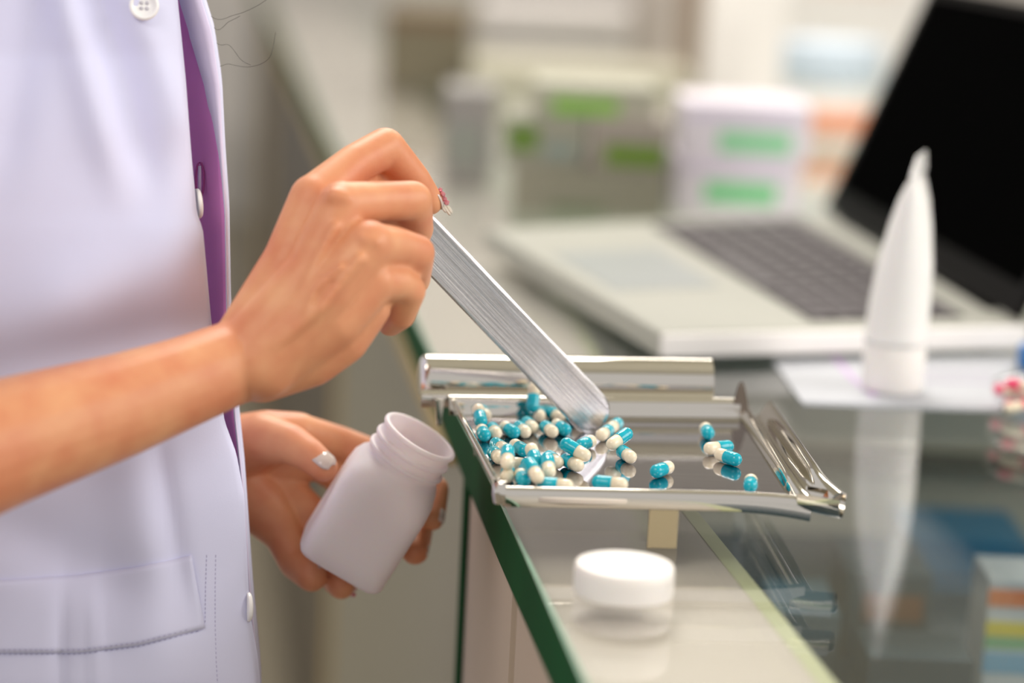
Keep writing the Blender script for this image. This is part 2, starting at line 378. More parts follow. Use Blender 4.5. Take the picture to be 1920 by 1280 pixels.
# lid leans back beyond the hinge line
tilt = math.radians(22)
ldir = hdir*math.sin(tilt) + Vector((0, 0, 1))*math.cos(tilt); lnor = ldir.cross(hx).normalized()
if lnor.dot(hdir) < 0: lnor = -lnor
def LS(u, s, t):
    p = A.lerp(Dd, .965).lerp(B.lerp(Cc, .965), u); p.z = ZB+.004
    return p + ldir*s + lnor*t - lo
LH = .235
hexa('screen_lid', [LS(.0, 0, 0), LS(0, 0, .006), LS(1, 0, .006), LS(1, 0, 0), LS(0, LH, 0), LS(0, LH, .006), LS(1, LH, .006), LS(1, LH, 0)], M_bezel, lap, .001)
hexa('display', [LS(.03, .024, -.0006), LS(.03, .024, 0), LS(.97, .024, 0), LS(.97, .024, -.0006), LS(.03, LH-.01, -.0006), LS(.03, LH-.01, 0), LS(.97, LH-.01, 0), LS(.97, LH-.01, -.0006)], M_black, lap)
hb = [p + Vector((0, 0, 0)) for p in (LS(.1, -.003, .003), LS(.9, -.003, .003))]
sweep('hinge', tube_path(hb, .005, 12), M_bezel, lap)

# ------------------------------------------------------------------ paper leaflet and upright tube
lf = [G(1448, 678), G(1503, 757), G(1868, 770), G(1900, 668)]
ct = sum(lf, Vector())/4
leaf = empty('leaflet', ct); tag(leaf, 'pale folded leaflet with purple line under the upright tube', 'leaflet')
prism('sheet', [p-ct for p in lf], .0006, .0016, M_paper, leaf)
prism('lower_sheet', [(p-ct)*1.01+Vector((.002, -.002, 0)) for p in lf], 0, .0005, M_paper, leaf)
def ink(a, b, wd):
    a = G(*a)-ct; b = G(*b)-ct; d = (b-a).normalized(); n = Vector((d.y, -d.x, 0))*wd
    prism('printed_line', [a-n, a+n, b+n, b-n], .0016, .0019, M_purple, leaf)
ink((1562, 672), (1600, 715), .0022); ink((1600, 715), (1640, 748), .0022)
ink((1700, 700), (1860, 705), .0006); ink((1700, 716), (1860, 722), .0006)

pb = G(1672, 728, .0026)
tb = empty('ointment_tube', (pb.x, pb.y, .0021))
tag(tb, 'upright white squeeze tube with crimped pointed end standing on its cap', 'tube')
kpx = pb.y*cp+(H)*sp; rt = 59/FPX*kpx
TH = YP(1690, 292, pb.y).z
zc = YP(1672, 648, pb.y).z
lathe('tube_cap', [(0, 0), (rt*.93, 0), (rt*.97, .0015), (rt*1.0, zc-.001), (rt*.98, zc), (0, zc)], M_white, tb)
rings = []
wt = [(0, 1), (.25, .965), (.46, .88), (.7, .66), (.85, .47), (.95, .26), (1, .06)]
cmaj = Vector((.29, .957, 0)); cmin = Vector((.957, -.29, 0))
for i in range(33):
    t = i/32; z = lerp(zc+.0004, TH-.0130, t); ring = []
    for k in range(48):
        a = 2*math.pi*k/48
        p = cmin*(math.cos(a)*rt*table(wt, t)) + cmaj*(math.sin(a)*rt*(1+.2*t)); p.z = z; p.x += .006*t**1.3; ring.append(p)
    rings.append(ring)
sweep('tube_body', rings, M_tube, tb)
cr = []
for i in range(13):
    t = i/12; z = lerp(TH-.0133, TH, t); ring = []
    half = rt*(1.2-.25*t); tk = .0016*(1-t)+.0006
    for (a, b) in ((-1, -1), (-1, 1), (0, 1), (1, 1), (1, -1), (0, -1)):
        p = cmaj*(a*half) + cmin*(b*tk); p.z = z; p.x += .006+.001*t; ring.append(p)
    cr.append(ring)
sweep('crimped_end', cr, M_tube, tb, smooth=False)

# ------------------------------------------------------------------ white screw cap on the glass
pc = G(1168, 1112)
rc = 93/FPX*(pc.y*cp+H*sp)
cap = empty('screw_cap', pc); tag(cap, 'round white screw cap lying on the glass in front of the tray', 'bottle cap')
hc = .0150
lathe('cap_shell', [(rc*.9, 0.0), (rc*.985, 0), (rc, .001), (rc, .003), (rc, hc-.0025), (rc, hc-.0014), (rc*.990, hc-.0005), (rc*.972, hc), (rc*.94, hc+.0001), (rc*.5, hc+.0001), (0, hc+.0001)], M_white, cap, n=72)
bm = bmesh.new()
for k in range(110):
    a = 2*math.pi*k/110
    r = bmesh.ops.create_cube(bm, size=1, matrix=Matrix.Rotation(a, 4, 'Z') @ Matrix.Translation((rc, 0, hc*.42)) @ Matrix.Diagonal((.0006, .0006, hc*.66, 1)))
o = bmobj('grip_ribs', bm, M_white, cap, smooth=False); o['kind'] = 'stuff'

# ------------------------------------------------------------------ pill counting tray
ZF = .026
FL, FR, BR, BL = G(946, 926, ZF), G(1487, 938, ZF), G(1388, 783, ZF), G(868, 778, ZF)
tray = empty('pill_tray', (FL.x, FL.y, 0)); to = tray.location.copy()
tag(tray, 'polished steel pill counting tray with tube holder, on the glass counter edge', 'pill tray')
def L(p): return p-to
def T(v, dz=0): return Vector((v.x, v.y, ZF+dz))-to
fu = (FR-FL).normalized(); fv = (BL-FL).normalized(); rv = (BR-FR).normalized(); bu = (BR-BL).normalized()
out_f = Vector((fu.y, -fu.x, 0)); out_l = Vector((-fv.y, fv.x, 0)); out_r = Vector((rv.y, -rv.x, 0)); out_b = Vector((-bu.y, bu.x, 0))
# floor plate
o = hexa('tray_floor', [T(FL, -.001), T(FR, -.001), T(BR, -.001), T(BL, -.001), T(FL), T(FR), T(BR), T(BL)], M_floor_steel, tray)
def rim(name, P, Q, out, prof, n=24, ext0=0, ext1=0, fn=None, m=M_steel, th=.0008):
    d = (Q-P).normalized(); P2 = P-d*ext0; Q2 = Q+d*ext1; rings = []
    for i in range(n+1):
        t = i/n; b = P2.lerp(Q2, t)
        ring = []
        for (o_, z) in prof:
            oo, zz = (o_, z) if fn is None else fn(o_, z, t)
            ring.append(T(b + out*oo, zz))
        rings.append(ring)
    ob = sweep(name, rings, m, tray, closed=False, caps=False)
    return solid(ob, th)
def curve(pts, k=4):   # smooth polyline (catmull-rom)
    r = []
    for i in range(len(pts)-1):
        p0 = pts[max(i-1, 0)]; p1 = pts[i]; p2 = pts[i+1]; p3 = pts[min(i+2, len(pts)-1)]
        for j in range(k):
            t = j/k
            r.append(tuple(.5*((2*p1[a])+(-p0[a]+p2[a])*t+(2*p0[a]-5*p1[a]+4*p2[a]-p3[a])*t*t+(-p0[a]+3*p1[a]-3*p2[a]+p3[a])*t**3) for a in range(len(p1))))
    r.append(pts[-1]); return r
def ffn(o_, z, t):
    # front rim dips and swells towards the spout corner
    k = max(0, (t-.72)/.28); return o_ + .003*k*k, z - .0035*k*k*(1 if z < 0.001 else .4)
rim('front_rim', FL, FR, out_f, curve([(0, 0), (.0012, .0035), (.0026, .0045), (.004, .003), (.0045, -.001), (.0042, -.0048), (.003, -.0055)], 3), 40, .001, .008, ffn)
rim('left_rim', FL, BL, out_l, curve([(0, 0), (.002, .0045), (.0045, .0085), (.006, .0092), (.0068, .0082), (.0062, .0062)], 3), 20, .002, .001)
rim('back_rim', BL, BR, out_b, curve([(0, 0), (.001, .003), (.002, .0085), (.0045, .0105), (.008, .0095), (.011, .007), (.014, .0075)], 3), 20, .008, .0)
def rfn(o_, z, t):
    k = max(0, (.22-t)/.22); return o_*(1+.15*k*k)+.0035*k*k, z*(1-.25*k)-.001*k
rim('pouring_channel', FR, BR, out_r, curve([(0, 0), (.0018, .0042), (.0042, .0062), (.0068, .0030), (.0095, .0008), (.0125, .0030), (.0148, .0075), (.0170, .0098), (.0192, .0090), (.0200, .0062)], 4), 30, .006, .002, rfn)
# corner pieces
def ball(name, c, rx, ry, rz, m=M_steel, parent=tray):
    bm = bmesh.new(); bmesh.ops.create_uvsphere(bm, u_segments=24, v_segments=14, radius=1, matrix=Matrix.Translation(c) @ Matrix.Diagonal((rx, ry, rz, 1)))
    return bmobj(name, bm, m, parent)
c0 = T(FL + out_f*.0012 + out_l*.002, .0)
rings = []
for i in range(9):      # rounded front left corner: quarter turn of the front rim profile
    a = math.pi/2*i/8
    dirv = (out_l*math.cos(a)*1.25 + out_f*math.sin(a))
    rings.append([T(FL + dirv*o_, z) for (o_, z) in curve([(0, 0), (.0012, .0045), (.003, .0072), (.0045, .0062), (.005, .001), (.0042, -.0045)], 3)])
solid(sweep('front_corner', rings, M_steel, tray, closed=False, caps=False), .0008)
# spout: trough flaring out of the front right corner
rings = []
sd = (out_r*.90+out_f*.42).normalized(); sn = Vector((-sd.y, sd.x, 0)); s0 = FR + out_r*.004 + out_f*.0005
for i in range(13):
    t = i/12; wdt = lerp(.0085, .0072, t)*(1+.12*math.sin(t*math.pi)); c = s0 + sd*(.022*t); ring = []
    for j in range(15):
        a = math.pi*(j/14); ring.append(T(c + sn*(-math.cos(a)*wdt), .0062 - math.sin(a)*(.0100+.001*t) - .001*t))
    rings.append(ring)
solid(sweep('spout', rings, M_steel, tray, closed=False, caps=False), .0009)
# legs down to the glass
def plate(name, p, wdir, w0, w1, z0, z1, th=.0009, m=M_steel, lean=Vector((0, 0, 0))):
    n = Vector((wdir.y, -wdir.x, 0))*th/2
    a = p-wdir*w1/2; b = p+wdir*w1/2; a1 = p-wdir*w0/2+lean; b1 = p+wdir*w0/2+lean
    def V(q, z): return Vector((q.x, q.y, z))-to
    return hexa(name, [V(a-n, z0), V(b-n, z0), V(b+n, z0), V(a+n, z0), V(a1-n, z1), V(b1-n, z1), V(b1+n, z1), V(a1+n, z1)], m, tray, .0003)
lp = FL.lerp(FR, .548) + out_f*.0035
plate('leg', lp, fu, .0155, .0155, 0, ZF-.0015, m=mat('leg_steel', (178, 164, 134), rough=.25, metal=.7))
plate('leg', BR + out_r*.004 + out_b*.001, bu, .009, .006, 0, ZF)
plate('leg', BL + out_b*.006 + bu*.012, bu, .010, .006, 0, ZF)
# pointed hanging tab on the left and raised fin on the right
plate('corner_tab', BL - bu*.0135 + out_b*.004, bu, .0058, .0022, ZF-.0075, ZF+.0085)
# raised pointed fin
fb = BR + out_b*.002
prof = [(-.0052, 0), (.0052, 0), (.0046, .008), (.0026, .0165), (.0009, .0212), (-.0009, .0216), (-.0024, .018), (-.0042, .009)]
bm = bmesh.new(); fr = [bm.verts.new(T(fb + bu*x - out_b*.0006, z)) for x, z in prof]; bk = [bm.verts.new(T(fb + bu*x + out_b*.0006, z)) for x, z in prof]
bm.faces.new(fr); bm.faces.new(bk[::-1])
for i in range(len(prof)): j = (i+1) % len(prof); bm.faces.new([fr[i], bk[i], bk[j], fr[j]])
bmobj('corner_fin', bm, mat('fin_steel', (150, 138, 128), rough=.14, metal=1), tray, smooth=False)
# holder tube lying behind the back rim
yc = (BL.y+BR.y)/2 + .021
ta = YP(786, 707, BL.y+.022); tb_ = YP(1330, 712, BR.y+.022)
zc_ = (ta.z+tb_.z)/2; ta.z = tb_.z = zc_; RT = .0128
ax = (tb_-ta).normalized(); side = Vector((-ax.y, ax.x, 0)); up = Vector((0, 0, 1)); rings = []
segs = [(0, .001), (0, .6), (.0006, .82), (.0018, .94), (.0035, 1.0), (.0055, 1.0)]
ts = segs + [(lerp(.0055, (tb_-ta).length, i/6), 1.0) for i in range(1, 7)]
for (s_, k) in ts:
    ring = []
    for j in range(40):
        a = 2*math.pi*j/40
        # rolled section: flattened top step and lower lip
        rr = RT*k*(1 + .05*math.cos(3*a+.8))
        ring.append(ta + ax*s_ + side*(math.cos(a)*rr) + up*(math.sin(a)*rr) - to)
    rings.append(ring)
o = sweep('holder_tube', rings, M_steel, tray, closed=True, caps=False)
o['label'] = 'polished rolled tube along the back'
solid(o, .0008)
lipr = []
for i in range(2):
    b = ta.lerp(tb_, i)
    lipr.append([b + side*o_ + up*z_ - to for (o_, z_) in curve([(-.0125, -.0055), (-.0150, -.0085), (-.0150, -.0120), (-.0135, -.0150)], 3)])
solid(sweep('tube_lip', lipr, M_steel, tray, closed=False, caps=False), .0009)

# ------------------------------------------------------------------ capsules
CR, CL = .00375, .0192          # radius and length
def cap_meshes():
    def prof(r, x0, x1, endcap):
        p = []
        if endcap > 0:
            p = [(r, x0), (r, x1)] + [(r*math.cos(a), x1 + r*math.sin(a)) for a in [math.pi/2*i/7 for i in range(1, 7)]] + [(.00005, x1+r)]
        return p
    def mk(name, p, m, flip):
        me = bpy.data.meshes.new(name); vs = []; fs = []; n = 20
        for (r, x) in p:
            for k in range(n):
                a = 2*math.pi*k/n; vs.append(((-x if flip else x), r*math.cos(a), r*math.sin(a)))
        for i in range(len(p)-1):
            for k in range(n): fs.append([i*n+k, i*n+(k+1) % n, (i+1)*n+(k+1) % n, (i+1)*n+k])
        fs.append([(len(p)-1)*n+k for k in range(n)]); fs.append(list(range(n))[::-1])
        me.from_pydata(vs, [], fs); me.update()
        bm = bmesh.new(); bm.from_mesh(me); bmesh.ops.recalc_face_normals(bm, faces=bm.faces); bm.to_mesh(me); bm.free()
        for f in me.polygons: f.use_smooth = len(f.vertices) == 4
        me.materials.append(m); return me
    hl = CL/2-CR
    # cap half (teal) covers 55 %, body half is a touch slimmer
    capp = [(CR*.985, -.0008), (CR, -.0006), (CR, .0042), (CR*.985, .0045), (CR*.985, .0048), (CR, .0051)] + [(CR*math.cos(a), hl+.0002 + CR*math.sin(a)) for a in [math.pi/2*i/8 for i in range(0, 8)]] + [(.00005, hl+.0002+CR)]
    r2 = CR*.955
    body = [(r2, -.0002), (r2, hl)] + [(r2*math.cos(a), hl + r2*math.sin(a)) for a in [math.pi/2*i/8 for i in range(1, 8)]] + [(.00005, hl+r2)]
    return capp, body, mk
capp, bodyp, mk = cap_meshes()
ME_CAP = mk('capsule_cap', capp, M_teal, False); ME_BODY = mk('capsule_body', bodyp, M_cream, True)
ME_CAPP = mk('capsule_cap', capp, M_pink, False)
GRP = 'teal and cream capsules on the steel tray'
# each: teal end px, cream end px (pixel marks of the two ends), layer, label
Z3 = lambda x, y: (860+x/6.4, 730+y/6.4)
caps = []
def addc(t, c, lay, label): caps.append([t, c, lay, label])
addc(Z3(265, 215), Z3(345, 350), 0, 'blurred capsule against the back left corner of the tray, teal end far')
addc(Z3(195, 360), Z3(150, 285), 1, 'capsule end-on with round teal tip, leftmost against the tray wall')
addc(Z3(300, 570), Z3(240, 450), 0, 'capsule with teal end down, just below the leftmost one at the tray wall')
addc(Z3(375, 430), Z3(465, 555), 0, 'capsule with cream end down, second in from the left wall, upper heap')
addc(Z3(700, 530), Z3(525, 430), 0, 'capsule with glossy teal end to the lower right, middle of the upper heap')
addc(Z3(680, 410), Z3(840, 545), 0, 'capsule with cream end forward, right of the glossy teal one')
addc(Z3(780, 360), Z3(930, 490), 0, 'capsule behind the heap, cream end forward, beside the upright one')
addc(Z3(885, 235), Z3(915, 130), 2, 'capsule standing almost upright at the back of the heap')
addc(Z3(1005, 250), Z3(1010, 340), 0, 'blurred capsule right of the upright one, cream end forward')
addc(Z3(1010, 420), Z3(1160, 530), 0, 'capsule with large cream end, front right of the upper heap')
addc(Z3(1310, 500), Z3(1145, 400), 0, 'capsule with teal end at lower right, left of the blade tip')
addc(Z3(1130, 270), Z3(1250, 330), 0, 'blurred capsule half hidden behind the left side of the blade')
addc(Z3(400, 620), Z3(600, 745), 0, 'capsule with cream end to the lower right, middle left row')
addc(Z3(820, 750), Z3(640, 640), 0, 'capsule with glossy teal end lying alone in the gap of the heap')
addc(Z3(390, 730), Z3(500, 840), 0, 'capsule touching the left wall halfway down, cream end forward')
addc(Z3(510, 820), Z3(510, 960), 1, 'capsule tipped over another by the left wall, cream end down')
addc(Z3(920, 860), Z3(860, 800), 1, 'short-looking capsule, cream end far, on top of the lower heap')
addc(Z3(880, 920), Z3(700, 890), 0, 'capsule across the lower heap, cream end left')
addc(Z3(1020, 835), Z3(1090, 980), 1, 'capsule leaning forward, large cream end, right of the lower heap')
addc(Z3(1050, 770), Z3(1250, 910), 0, 'capsule behind the leaning one, cream end to the lower right')
addc(Z3(1220, 730), Z3(1540, 790), 1, 'long capsule lying sideways in front of the blade tip, cream end right')
addc(Z3(1280, 830), Z3(1470, 920), 0, 'capsule under the long sideways one, cream end forward')
addc(Z3(1460, 675), Z3(1600, 610), 0, 'capsule beside the blade reflection, teal end left')
addc(Z3(600, 980), Z3(590, 1040), 0, 'blurred capsule at the front left corner, cream end forward')
addc(Z3(800, 1085), Z3(760, 1010), 0, 'blurred capsule at the front rim, teal end forward')
addc(Z3(830, 950), Z3(1010, 1060), 1, 'blurred capsule with big cream end above the front rim')
addc(Z3(760, 960), Z3(880, 1030), 0, 'blurred capsule wedged between two at the front rim')
addc(Z3(1070, 1160), Z3(1240, 1175), 0, 'blurred capsule mostly hidden by the front rim, teal side up')
addc((1120, 903), (1168, 908), 0, 'blurred capsule lying sideways at the front rim below the blade reflection')
addc((1163, 790), (1140, 806), 0, 'capsule with round teal end right of the blade tip')
addc((1180, 822), (1146, 829), 1, 'capsule lying sideways right of the blade tip, teal end right')
addc((1160, 842), (1186, 860), 0, 'capsule in front of the sideways one right of the blade, cream end forward')
addc((1150, 800), (1118, 822), 0, 'capsule tucked against the blade tip, mostly hidden')
addc((1228, 884), (1256, 874), 0, 'lone capsule in the middle of the tray floor, cream end right')
addc((1331, 817), (1320, 797), 0, 'small-looking capsule farthest right at the back, teal end forward')
addc((1372, 836), (1322, 841), 0, 'rear capsule of the crossed pair at the right')
addc((1383, 862), (1346, 850), 0, 'front capsule of the crossed pair at the right, teal end right')
addc((1407, 912), (1408, 898), 0, 'capsule end-on at the front rim near the spout')
addc((1052, 778), (1085, 790), 0, 'capsule hidden behind the blade tip')
half = CL/2-CR; items = []
for t, c, lay, label in caps:
    z = ZF + CR + .0003 + (0 if lay == 0 else .0052)
    a = G(t[0], t[1], z); b = G(c[0], c[1], z); ctr = (a+b)/2; d = (a-b); d.z = 0
    if d.length < 1e-5: d = Vector((0, -1, 0))
    d.normalize(); tl = 0
    if lay == 1: tl = math.radians(20)*(1 if a.y > b.y else -1)
    if lay == 2: tl = -math.radians(52); ctr.z += .004
    items.append([ctr, d, lay, tl, label])
def axisv(it): return Vector((it[1].x*math.cos(it[3]), it[1].y*math.cos(it[3]), math.sin(it[3])))
def segseg(p1, d1, p2, d2, h):
    best = (9, 0, 0)
    for i in range(7):
        s = -h + 2*h*i/6; q = p1+d1*s
        t = max(-h, min(h, (q-p2).dot(d2))); r_ = p2+d2*t
        dd = (q-r_).length
        if dd < best[0]: best = (dd, q, r_)
    return best
quad = [FL, FR, BR, BL]
for itn in range(120):
    for i in range(len(items)):
        for j in range(i+1, len(items)):
            a, b = items[i], items[j]
            if (a[0]-b[0]).length > CL*1.05: continue
            dd, q, r_ = segseg(a[0], axisv(a), b[0], axisv(b), half)
            mn = 2*CR*.90
            if dd < mn:
                v = q-r_
                if v.length < 1e-6: v = Vector((random.uniform(-1, 1), random.uniform(-1, 1), .1))
                v.normalize(); pen = (mn-dd)*.5
                if a[2] == b[2]: v.z = 0
                if v.length < .05: v = Vector((random.uniform(-1, 1), random.uniform(-1, 1), 0))
                a[0] += v*pen*.9; b[0] -= v*pen*.9
    for it in items:
        zlow = ZF + CR + .0002 + abs(math.sin(it[3]))*half
        it[0].z = max(it[0].z, zlow)
        if it[2] == 0: it[0].z = zlow
        for k in range(4):
            P, Q = quad[k], quad[(k+1) % 4]; e = (Q-P).normalized(); n = Vector((-e.y, e.x, 0))
            for s in (-half, half):
                e_ = it[0]+axisv(it)*s; dist = (e_-P).dot(n)
                if dist < CR*1.05: it[0] += n*(CR*1.05-dist)
def make_capsule(loc, ax_, label, group, capme, roll=0, cat='capsule'):
    r = empty('capsule', loc)
    r.rotation_euler = ax_.to_track_quat('X', 'Z').to_euler()
    for me in (capme, ME_BODY):
        o = bpy.data.objects.new(me.name.split('.')[0], me); C.objects.link(o); o.parent = r
    return tag(r, label, cat, group)
for it in items: make_capsule(it[0], axisv(it), it[4], GRP, ME_CAP)

# pink and cream capsules in a clear blister bag at the right edge
bagc = G(1935, 770); bag = empty('clear_bag', (bagc.x, bagc.y, 0))
tag(bag, 'small clear bag of pink and cream capsules at the right of the leaflet', 'bag')
rings = []
for i in range(15):
    t = i/14; x = lerp(-.027, .045, t); wv = math.sin(math.pi*min(1, max(0.0, .06+.94*t)))**.5; ring = []
    for j in range(24):
        a = 2*math.pi*j/24; nz = noise.noise(Vector((x*60, a*1.5, 3)))*.0012
        ring.append(Vector((x, math.cos(a)*(.026*wv+nz), .0145 + math.sin(a)*((.0135)*wv+nz))))
    rings.append(ring)
sweep('film', rings, M_clear, bag)
for (px, py, z, ang, lb) in ((1893, 762, .007, 80, 'pink capsule nearest the corner of the clear bag'), (1885, 732, .012, 130, 'cream-ended pink capsule behind the nearest one in the clear bag'), (1912, 760, .008, 60, 'pink capsule second from the left in the clear bag'),
                             (1930, 735, .014, 10, 'pink capsule lying across in the clear bag'), (1912, 722, .020, 150, 'topmost pink capsule in the clear bag')):
    p = G(px, py, z); make_capsule(p, Vector((math.cos(math.radians(ang)), math.sin(math.radians(ang)), 0)), lb, 'pink capsules in the clear bag', ME_CAPP)
pbx = G(1930, 690)
bb = empty('bottle_stopper', pbx); tag(bb, 'small bright blue cap behind the clear bag at the right edge', 'cap')
lathe('cap_shell', [(0, 0), (.008, 0), (.0085, .001), (.0085, .016), (.0075, .018), (0, .0185)], mat('blue_plastic', (20, 120, 200), rough=.3), bb, n=32)

# ------------------------------------------------------------------ spatula
SD = .768
def pix_depth(px, py): return D(px, py, SD)
tipc = G(1092, 800, ZF+.0030)
tdep = (tipc-CAM).dot(fwd)
hd = real(.765)
def blade_pt(px, py, t): return Dr(px, py, lerp(tdep, hd, t))
tip = blade_pt(1107, 772, 0.03); hand = blade_pt(806, 457, 1.0)
bx = (hand-tip).normalized()                      # along the blade upwards
vd = (CAM-(tip+hand)/2).normalized()
by = bx.cross(vd).normalized()                    # across
bz = by.cross(bx).normalized()
if bz.dot(vd) < 0: bz = -bz; by = -by
# turn the face a little towards the ceiling
rt_ = Matrix.Rotation(math.radians(-14) if by.cross(bz).dot(bx) > 0 else math.radians(14), 3, bx)
if (rt_ @ bz).z < bz.z: rt_ = rt_.inverted()
by = rt_ @ by; bz = rt_ @ bz
W = .0250; LN = (hand-tip).length + .026
spat = empty('spatula', tip); spat.rotation_euler = Matrix((bx, by, bz)).transposed().to_euler()
tag(spat, 'brushed metal counting spatula held in the right hand, tip among the capsules', 'spatula')
rows = []
nL, nW = 60, 12
for i in range(nL+1):
    x = -W/2*.98 + (LN+W/2)*(i/nL)**1.35
    if x < 0: hw = math.sqrt(max(0, (W/2)**2 - x*x)) * 1.0
    else: hw = W/2*(1-.04*x/LN)
    hw = max(hw, .0008)
    row = []
    for j in range(nW+1):
        s = -1+2*j/nW
        y = s*hw
        zz = .0006*(1-(y/(W/2))**2) - .0000*x
        row.append(Vector((x, y, zz)))
    rows.append(row)
o = sweep('blade', rows, M_blade, spat, closed=False, caps=False); solid(o, .0011)

# ------------------------------------------------------------------ white bottle in the left hand
bc0 = D(640, 1050, .852); 
dimg = Vector((.54, .84)) 
# axis: up along image (.54, up .84), tipped towards the camera
tz = math.radians(14.5)
bax = ((right*.54 + upc*.84)*math.cos(tz) - fwd*math.sin(tz)).normalized()
bsx = (right*.84 - upc*.54).normalized(); bsy = bax.cross(bsx).normalized()
rotb = math.radians(7)
sx = bsx*math.cos(rotb)+bsy*math.sin(rotb); sy = -bsx*math.sin(rotb)+bsy*math.cos(rotb)
bot = empty('pill_bottle', bc0); tag(bot, 'open white translucent pill bottle held tilted in the left hand', 'bottle')
R = .0272
pr = [(0, .0012), (R*.78, .0012), (R*.93, 0), (R*1.0, .003), (R, .012), (R, .05), (R*.985, .058), (R*.93, .0635), (R*.86, .0670), (R*.83, .0690),
      (R*.83, .0715), (R*.87, .0722), (R*.87, .0738), (R*.80, .0745), (R*.80, .0782), (R*.86, .0790), (R*.86, .0808), (R*.795, .0818), (R*.795, .0862), (R*.84, .0868), (R*.845, .0885), (R*.81, .0895), (R*.745, .0895), (R*.735, .0885), (R*.735, .070), (R*.85, .062), (R*.9, .05), (R*.9, .006), (0, .006)]
def sqf(i):
    z = pr[i][1]; return 6 if z < .052 else (2+4*max(0, (.068-z)/.016) if z < .068 else 2.0)
bottle = lathe('bottle_body', pr, M_frost, bot, n=80, axis=(sx, sy, bax), sq=sqf)
ss = bottle.modifiers.new('b', 'BEVEL'); ss.width = .0006; ss.segments = 2; ss.limit_method = 'ANGLE'; ss.angle_limit = math.radians(35)

# ------------------------------------------------------------------ person
person = empty('person', (0, 0, 0))
tag(person, 'person in a lavender white coat holding a metal spatula and a white bottle', 'person')
hulls = bmesh.new()
ico = bmesh.new(); bmesh.ops.create_icosphere(ico, subdivisions=3, radius=1); ICO = [v.co.copy() for v in ico.verts]; ico.free()
def limb(a, b, ra, rb, fa=None):
    vs = [hulls.verts.new(a + v*ra) for v in ICO] + [hulls.verts.new(b + v*rb) for v in ICO]
    r = bmesh.ops.convex_hull(hulls, input=vs)
    dead = list({e for e in r['geom_interior']+r['geom_unused'] if isinstance(e, bmesh.types.BMVert) and e.is_valid})
    bmesh.ops.delete(hulls, geom=dead, context='VERTS')
def chain(pts):
    P = [(D(p[0], p[1], p[2]) if not isinstance(p[0], Vector) else p[0], p[-1]/1000) for p in pts]
    for i in range(len(P)-1): limb(P[i][0], P[i+1][0], P[i][1], P[i+1][1])
# right arm
wr = D(436, 684, .690); fa = D(0, 832, .622); el = fa + (fa-wr).normalized()*(.245-(fa-wr).length)
SHR = Vector((-.435, .60+YS, .43)); SHL = Vector((-.30, 1.02+YS, .43))
ELR = (el, 38)
chain([(SHR, 52), (el + Vector((-.01, .0, .06)), 43), ELR, ((el*.45+fa*.55), 36.5), (fa, 31.2), (220, 762, .655, 26), (330, 722, .672, 23.3), (436, 680, .690, 21.5), (480, 662, .694, 21.0)])
chain([(fa+Vector((0, .008, -.003)), 28), (300, 735, .69, 21), (440, 690, .70, 19)])
# metacarpals
chain([(465, 650, .697, 19), (545, 492, .702, 14.8), (590, 374, .711, 13.6)])
chain([(470, 660, .690, 19), (590, 510, .690, 15.2), (640, 386, .693, 12.8)])
chain([(490, 680, .687, 19), (620, 545, .682, 14.6), (692, 458, .684, 12.6)])
chain([(500, 680, .692, 18), (625, 600, .688, 14.8), (702, 528, .690, 11.6)])
chain([(490, 690, .700, 18), (580, 668, .702, 16.2), (640, 632, .702, 14.6), (690, 575, .702, 12)])
chain([(500, 640, .72, 17), (600, 540, .73, 15), (660, 480, .73, 14)])
# fingers
chain([(590, 374, .711, 13.2), (664, 308, .728, 10.6), (722, 277, .742, 10.9), (776, 335, .754, 8.7), (806, 378, .763, 7.4)])
chain([(640, 386, .693, 12.4), (710, 378, .708, 10.6), (773, 376, .722, 10.6), (783, 430, .745, 8.6), (765, 470, .757, 7.6)])
chain([(692, 460, .684, 12.2), (740, 462, .698, 10.4), (780, 474, .710, 10.0), (778, 525, .733, 8.2), (755, 545, .748, 7.4)])
chain([(702, 528, .690, 11.2), (745, 530, .700, 9.4), (768, 545, .708, 8.6), (752, 590, .718, 7.8), (732, 606, .728, 7.0)])
chain([(640, 365, .735, 15), (740, 352, .768, 11), (792, 368, .777, 8.5)])
chain([(670, 400, .722, 13), (765, 408, .742, 8.5)])
# thumb behind the blade
chain([(510, 620, .73, 16), (620, 530, .762, 13), (700, 470, .785, 10.5), (770, 415, .789, 8.5)])
# tendons and veins on the back of the hand
chain([(500, 640, .6745, 3.8), (560, 560, .6732, 2.5), (628, 425, .6785, 2.6)])
chain([(505, 660, .6715, 3.4), (600, 580, .6662, 2.4), (675, 485, .6690, 2.6)])
chain([(540, 660, .6735, 2.0), (572, 600, .6675, 1.9), (590, 545, .6680, 1.8), (640, 500, .6675, 1.8)])
chain([(628, 370, .6842, 5.4), (646, 374, .6846, 5.0)])
chain([(684, 452, .6756, 5.2), (702, 455, .6758, 4.8)])
chain([(480, 600, .684, 2.8), (540, 505, .6868, 2.3), (590, 400, .696, 2.4)])
